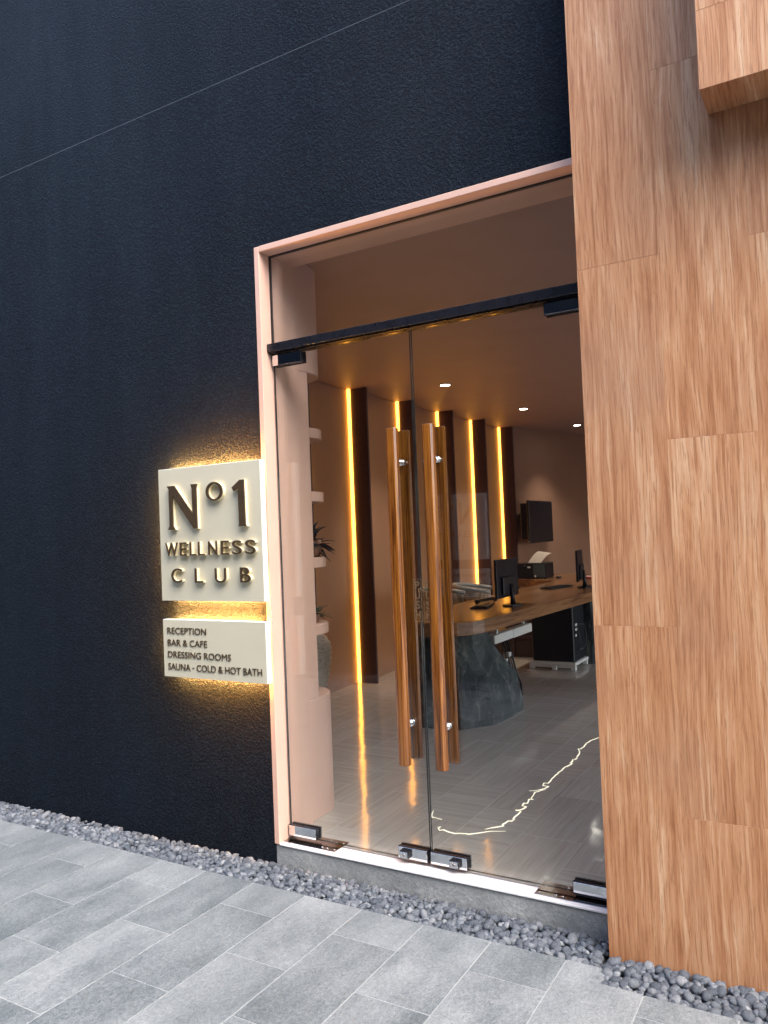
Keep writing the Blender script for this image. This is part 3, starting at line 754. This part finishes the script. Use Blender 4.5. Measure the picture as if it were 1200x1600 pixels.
REFLECTION_PATHS = [[(-1.574, 2.494), (-1.604, 2.373), (-1.605, 2.164), (-1.564, 1.909), (-1.581, 1.696), (-1.581, 1.476), (-1.569, 1.279), (-1.627, 1.217)], [(-1.549, 1.276), (-1.59, 1.209), (-1.574, 1.1), (-1.568, 0.906), (-1.551, 0.751), (-1.57, 0.675), (-1.635, 0.589)], [(-1.527, 0.602), (-1.61, 0.555), (-1.686, 0.493), (-1.783, 0.476), (-1.859, 0.506)], [(-1.986, 0.72), (-1.945, 0.624), (-1.886, 0.611)]]
for c in REFLECTION_PATHS: ribbon(c, 0.0037)
if REFLECTION_PATHS: tag(b.build('floor_reflection_line'), 'thin jagged cream reflection drawn as a glowing line across the glossy floor tiles', 'floor reflection')

# ------------------------------------------------------------------ reception desk
dk = thing('reception_desk', (-2.75, 4.5, FLOOR), 'reception counter with a thick wooden top on rough dark rock bases', 'desk')
top = [(-3.16, 3.45), (-3.16, 2.75), (-3.12, 2.45), (-3.02, 2.24), (-2.90, 2.14), (-2.76, 2.105), (-2.62, 2.13), (-2.51, 2.20), (-2.43, 2.31), (-2.395, 2.45), (-2.38, 2.65), (-2.34, 3.6), (-2.28, 5.0), (-2.22, 7.1), (-2.26, 7.25), (-2.36, 7.32), (-3.5, 8.0), (-4.02, 7.95), (-4.02, 6.98), (-3.84, 6.92), (-3.30, 6.60), (-3.21, 6.50), (-3.19, 6.35), (-3.19, 5.2)]
b = MB(); b.prism(top, 0.828, 0.93, 'counter_wood', bev=0.004); b.build('countertop', dk)
def rock(rings, seed, mat='rock'):
    out = []
    for (z, pts) in rings:
        ring = []; n = len(pts)
        for i in range(n):
            a, c = Vector(pts[i]), Vector(pts[(i+1) % n])
            for k in range(6):
                p = a+(c-a)*(k/6); q = Vector((p.x, p.y, z)); nz = mnoise.noise(q*4+Vector((seed, 0, 0)))*0.018
                ring.append((p.x+nz, p.y-nz, z))
        out.append(ring)
    fin = []
    for A, B in zip(out, out[1:]):
        for k in range(4):
            t = k/4; fin.append([tuple(Vector(p)*(1-t)+Vector(q)*t+(Vector((mnoise.noise(Vector(p)*5+Vector((seed, k, 0)))*0.010,)*2+(0,)) if k else Vector((0, 0, 0)))) for p, q in zip(A, B)])
    fin.append(out[-1])
    m = MB(); m.loft(fin, mat, smooth=False); return m
r1 = [(FLOOR, [(-3.06, 2.50), (-2.90, 2.272), (-2.56, 2.300), (-2.405, 2.545), (-2.358, 2.83), (-2.362, 3.09), (-2.6, 3.35), (-3.0, 3.25)]),
      (0.16, [(-3.06, 2.49), (-2.90, 2.265), (-2.55, 2.290), (-2.395, 2.54), (-2.345, 2.83), (-2.350, 3.10), (-2.6, 3.36), (-3.0, 3.25)]),
      (0.30, [(-3.05, 2.49), (-2.90, 2.28), (-2.56, 2.300), (-2.405, 2.53), (-2.36, 2.80), (-2.360, 3.05), (-2.6, 3.30), (-3.0, 3.22)]),
      (0.43, [(-3.04, 2.49), (-2.90, 2.29), (-2.57, 2.310), (-2.42, 2.50), (-2.38, 2.75), (-2.375, 3.02), (-2.6, 3.24), (-3.0, 3.20)]),
      (0.56, [(-3.03, 2.49), (-2.90, 2.30), (-2.585, 2.315), (-2.45, 2.47), (-2.42, 2.68), (-2.43, 2.90), (-2.62, 3.10), (-3.0, 3.10)]),
      (0.72, [(-3.02, 2.48), (-2.90, 2.30), (-2.61, 2.315), (-2.49, 2.43), (-2.455, 2.58), (-2.46, 2.72), (-2.64, 2.95), (-2.98, 3.0)]),
      (0.8275, [(-3.01, 2.46), (-2.90, 2.30), (-2.62, 2.310), (-2.50, 2.41), (-2.465, 2.55), (-2.47, 2.66), (-2.66, 2.85), (-2.97, 2.9)])]
rock(r1, 1.0).build('stone_base', dk)
r2 = [(z, [(-2.66+dx, 5.42), (-2.42, 5.38-dx), (-2.20, 5.52), (-2.16, 6.0), (-2.22, 6.6), (-2.60, 6.7)]) for z, dx in ((FLOOR, 0), (0.3, -0.02), (0.55, -0.04), (0.8275, 0.02))]
rock(r2, 5.0).build('stone_base', dk)

def monitor(cx, cy, ang, label):
    m = thing('monitor', (cx, cy, 0.9305), label, 'monitor', 'computer monitors on the counter')
    A = Matrix.Translation((cx, cy, 0.9305)) @ Matrix.Rotation(ang, 4, 'Z')
    b = MB(); b.box(-0.012, 0.012, -0.255, 0.255, 0.075, 0.415, 'screen_black', 0.004, 2, M=A)
    b.box(0.012, 0.034, -0.16, 0.16, 0.10, 0.26, 'black_plastic', 0.008, 2, M=A); b.build('display', m)
    b = MB(); b.tube([tuple(A@Vector((0.052, 0.0, 0.012))), tuple(A@Vector((0.050, 0.0, 0.08))), tuple(A@Vector((0.036, 0.0, 0.19)))], [0.026, 0.019, 0.02], 'black_plastic'); b.build('neck', m)
    b = MB(); b.prism([(0.05+0.085*math.cos(t*math.pi/12), 0.13*math.sin(t*math.pi/12)) for t in range(24)], 0.0, 0.013, 'black_plastic', bev=0.003, M=A); b.build('stand_base', m)
monitor(-2.62, 3.50, 0.0, 'black monitor seen from behind on the near end of the counter')
monitor(-2.555, 5.50, 0.18, 'black monitor seen from behind farther along the counter by the timber wall')
def keyboard(cx, cy, ang, label):
    m = thing('keyboard', (cx, cy, 0.9305), label, 'keyboard', 'keyboards on the counter')
    A = Matrix.Translation((cx, cy, 0.9305)) @ Matrix.Rotation(ang, 4, 'Z')
    b = MB(); b.prism([(-0.075, 0.0), (0.075, 0.0), (0.075, 0.022), (-0.075, 0.014)], -0.22, 0.22, 'black_plastic', axis='Y', bev=0.002, seg=1, M=A)
    b.build('case', m)
    b = MB()
    for i in range(4):
        for j in range(14): b.box(-0.06+i*0.028, -0.036+i*0.028, -0.205+j*0.029, -0.180+j*0.029, 0.0165+i*0.0016, 0.0225+i*0.0016, 'black_plastic', 0.002, M=A)
    b.build('keys', m)
keyboard(-2.80, 3.36, 0.25, 'black keyboard beside the nearer monitor')
keyboard(-2.80, 5.42, -0.25, 'black keyboard beside the farther monitor')
ph = thing('desk_phone', (-2.78, 3.42, 0.9565), 'small black handset lying on the nearer keyboard', 'phone')
b = MB(); b.tube([(-2.82, 3.26, 0.978), (-2.80, 3.30, 0.988), (-2.755, 3.46, 0.992), (-2.74, 3.52, 0.980)], [0.021, 0.014, 0.014, 0.021], 'black_plastic'); b.build('handset', ph)
b = MB(); b.lathe([(0.005, 0), (0.005, 0.003)], 'chrome', (-2.755, 3.47, 1.004), 10); b.build('button', ph)

pt = thing('printer', (-3.66, 7.1, 0.9305), 'black box printer on the far end of the counter with a sheet standing in it', 'printer')
b = MB(); b.box(-3.845, -3.435, 6.92, 7.26, 0.9305, 1.138, 'black_plastic', 0.008, 2); b.box(-3.60, -3.445, 6.912, 6.919, 0.95, 1.12, 'grey_plastic', 0.002); b.build('body', pt)
b = MB(); b.lathe([(0.013, 6.911), (0.013, 6.905)], 'white_plastic', (-3.575, 0, 0.965), 14, axis='Y'); b.lathe([(0.012, 6.919), (0.012, 6.910)], 'grey_plastic', (-3.72, 0, 1.105), 14, axis='Y'); b.build('button', pt)
b = MB(); b.box(-3.68, -3.64, 6.912, 6.919, 1.075, 1.095, 'white_plastic', 0.001); b.build('display', pt)
b = MB(); ps = []
for i in range(9):
    t = i/8; ps.append([(-3.735+0.14*t, 7.10+0.05*t, 1.139+0.15*math.sin(t*1.45)), (-3.535+0.145*t, 7.05+0.05*t, 1.139+0.15*math.sin(t*1.45)-0.028*t), (-3.535+0.145*t, 7.053+0.05*t, 1.1395+0.15*math.sin(t*1.45)-0.028*t), (-3.735+0.14*t, 7.103+0.05*t, 1.1395+0.15*math.sin(t*1.45))])
b.loft(ps, 'paper'); b.build('paper_sheet', pt)
b = MB(); b.box(-4.0, -3.87, 6.97, 7.2, 0.9305, 1.09, 'grey_plastic', 0.006, 2); b.box(-3.985, -3.885, 6.964, 6.969, 1.0, 1.07, 'black_plastic', 0.001)
tag(b.build('card_machine'), 'small grey box standing left of the black printer', 'machine')
b = MB(); b.lathe([(0.03, 0), (0.042, 0.008), (0.03, 0.022), (0.01, 0.027)], 'black_plastic', (-3.30, 7.05, 0.9305), 18); b.tube([(-3.33, 7.05, 0.945), (-3.38, 7.08, 0.935), (-3.42, 7.02, 0.934)], 0.003, 'black_plastic')
tag(b.build('computer_mouse'), 'small dark mouse lying right of the black printer', 'mouse')
b = MB(); b.prism([(-3.05, 7.02), (-2.80, 6.86), (-2.68, 7.02), (-2.93, 7.18)], 0.9305, 0.952, 'red_plastic', bev=0.003); b.box(-2.98, -2.80, 6.98, 7.06, 0.9521, 0.957, 'paper', M=None)
tag(b.build('folder'), 'flat red folder on the far end of the counter', 'folder')

tv = thing('television', (-3.87, 8.1, 1.39), 'black flat television on an arm in front of the curved far wall', 'television')
b = MB(); b.box(-3.905, -3.870, 7.60, 8.62, 1.392, 2.005, 'screen_black', 0.004); b.build('screen', tv)
b = MB(); b.box(-4.045, -3.906, 7.70, 8.06, 1.44, 1.97, 'black_plastic', 0.01); b.build('wall_mount', tv)
b = MB(); b.lathe([(0.008, 7.598), (0.008, 7.594)], 'white_plastic', (-3.887, 0, 1.41), 10, axis='Y'); b.build('power_light', tv)

def chair(cx, cy, ang, label):
    c = thing('cane_chair', (cx, cy, FLOOR), label, 'chair', 'cane chairs behind the counter')
    A = Matrix.Translation((cx, cy, FLOOR)) @ Matrix.Rotation(ang, 4, 'Z')
    b = MB(); b.prism([(0.24*math.cos(k*math.pi/12)*1.0, 0.24*math.sin(k*math.pi/12)) for k in range(24)], 0.42, 0.47, 'dark_cabinet', bev=0.008, M=A); b.build('seat', c)
    n = 24; rings = []
    for i in range(n+1):
        a = R(75+210*i/n); sag = 0.86+0.06*math.sin(math.pi*i/n)
        rings.append([tuple(A@Vector((r*math.cos(a), r*math.sin(a), z))) for r, z in ((0.275, 0.74), (0.285, 0.74), (0.30, sag), (0.285, sag))])
    b = MB(); b.loft(rings, 'cane', smooth=False); b.build('backrest', c)
    b = MB(); b.tube([tuple(A@Vector((0.293*math.cos(R(72+216*i/n)), 0.293*math.sin(R(72+216*i/n)), 0.875+0.06*math.sin(math.pi*i/n)))) for i in range(n+1)], 0.021, 'grey_wood'); b.build('top_rail', c)
    for lx, ly in ((0.19, 0.19), (0.19, -0.19), (-0.2, 0.19), (-0.2, -0.19)):
        b = MB(); b.tube([tuple(A@Vector((lx*1.1, ly*1.1, 0.0))), tuple(A@Vector((lx, ly, 0.42)))], [0.014, 0.02], 'dark_cabinet'); b.build('leg', c)
    for ly in (0.24, -0.24):
        b = MB(); b.tube([tuple(A@Vector((-0.1, ly, 0.45))), tuple(A@Vector((-0.05, ly*1.15, 0.87)))], 0.014, 'dark_cabinet'); b.build('back_post', c)
plain('grey_wood', (0.20, 0.20, 0.18), 0.45)
chair(-3.30, 4.50, 0.35, 'cane chair with a grey top rail behind the counter, the farther of the two')
chair(-3.36, 3.86, 0.25, 'cane chair with a grey top rail behind the counter, nearer the wooden door bars')

pc = thing('computer_tower', (-2.7, 5.1, 0.19), 'tall black computer tower with cabled ports on a white stand under the counter', 'computer')
b = MB(); b.box(-2.94, -2.49, 4.96, 5.36, 0.1955, 0.80, 'black_plastic', 0.006); b.build('case', pc)
b = MB()
for z, w in ((0.56, 0.03), (0.51, 0.032), (0.45, 0.015)): b.box(-2.4898, -2.482, 5.02, 5.02+w*2, z, z+0.028, 'white_plastic', 0.002)
b.build('port', pc)
b = MB(); b.tube([(-2.481+0.05*math.sin(math.pi*k/16), 5.10+0.12*math.sin(math.pi*k/16)**0.8, 0.57-0.26*k/16+0.05*math.sin(math.pi*k/8)) for k in range(17)], 0.0038, 'grey_plastic'); b.tube([(-2.479+0.03*math.sin(math.pi*k/12), 5.07+0.01*k/12, 0.52-0.22*k/12) for k in range(13)], 0.005, 'black_plastic'); b.build('cable', pc)
b = MB()
b.box(-2.98, -2.47, 4.93, 5.40, 0.160, 0.193, 'white_plastic', 0.004)
for x in (-2.975, -2.73, -2.525):
    for y in (4.932, 5.35): b.box(x, x+0.05, y, y+0.045, FLOOR+0.0015, 0.1598, 'white_plastic', 0.003)
for y in (4.937, 5.355): b.box(-2.9245, -2.7305, y, y+0.02, 0.135, 0.1597, 'white_plastic'); b.box(-2.6795, -2.5255, y, y+0.02, 0.135, 0.1597, 'white_plastic')
tag(b.build('tower_stand'), 'low white plastic slatted stand under the black computer tower', 'stand')
b = MB(); b.box(-2.66, -2.585, 3.09, 3.52, 0.64, 0.715, 'white_plastic', 0.006, 2); b.box(-2.66, -2.582, 3.525, 3.99, 0.638, 0.717, 'white_plastic', 0.006, 2)
for y in (3.2, 3.85): b.box(-2.63, -2.61, y, y+0.02, 0.7155, 0.8275, 'white_plastic')
tag(b.build('cable_tray'), 'white cable tray fixed under the counter edge', 'cable tray')
b = MB(); rr = random.Random(9)
for k in range(4):
    x0, y0 = -2.72+0.012*k, 3.50+0.02*k
    b.tube([(x0, y0, 0.66), (x0+0.05, y0+0.02, 0.48), (x0+0.10, y0-0.03, 0.36), (x0+0.13, y0, 0.24), (x0+0.12, y0+0.05, 0.118)], 0.010 if k % 2 else 0.006, 'black_plastic')
for k in range(3): b.box(-2.70+0.02*k, -2.665+0.02*k, 3.46+0.02*k, 3.51+0.02*k, 0.36+0.055*k, 0.40+0.055*k, 'white_plastic', 0.004)
tag(b.build('cable_bundle'), 'bundle of cables and plugs hanging under the counter behind the rock base', 'cables')
cb = thing('side_cabinet', (-3.4, 5.75, FLOOR), 'dark brown cabinet in the shade under the counter', 'cabinet')
b = MB(); b.box(-3.78, -3.05, 5.62, 5.95, FLOOR+0.001, 0.62, 'dark_cabinet', 0.003); b.build('body', cb)
b = MB()
for x in (-3.78, -3.43, -3.09): b.box(x, x+0.035, 5.60, 5.619, FLOOR+0.001, 0.62, 'dark_fin', 0.002)
b.box(-3.745, -3.09, 5.602, 5.619, 0.33, 0.36, 'dark_fin'); b.build('frame', cb)

# ------------------------------------------------------------------ the other side of the alley (seen reflected in the glass)
b = MB(); b.box(-30, 6, -4.7, -4.4, -0.075, 5.6, 'stucco', 0.004)
tag(b.build('opposite_wall'), 'dark stucco wall facing the shop front across the alley', 'wall')
os1 = thing('name_sign', (-3.57, -4.36, 1.3), 'cream board reading N\u00ba1 WELLNESS CLUB seen only as a reflection in the glass doors', 'sign')
b = MB(); sign_panel(b, -3.92, -3.22, -4.38, -4.3352, 1.302, 2.0, -1); b.build('panel', os1); letters_main(os1, lambda d: -3.22-d, -1)
os2 = thing('directory_sign', (-3.57, -4.36, 0.9), 'cream board reading MASSAGE ROOMS seen only as a reflection in the glass doors', 'sign')
b = MB(); sign_panel(b, -3.92, -3.22, -4.38, -4.3352, 0.901, 1.203, -1); b.build('panel', os2)
info_lines(os2, lambda d: -3.22-d, -1, [('MASSAGE ROOMS', 0.036, 0.45, 1.118, 1.152)])
spots2 = spots; spots = []
strip(-6.5, 0.6, -4.39, -3.965, 0.040, -1)
pebble_mass([s for s in spots if s[6] != 0], 'pebble_bed', 'pebbles along the opposite wall, seen reflected in the glass doors')

for o in bpy.data.objects:
    if '_w' in o: del o['_w']
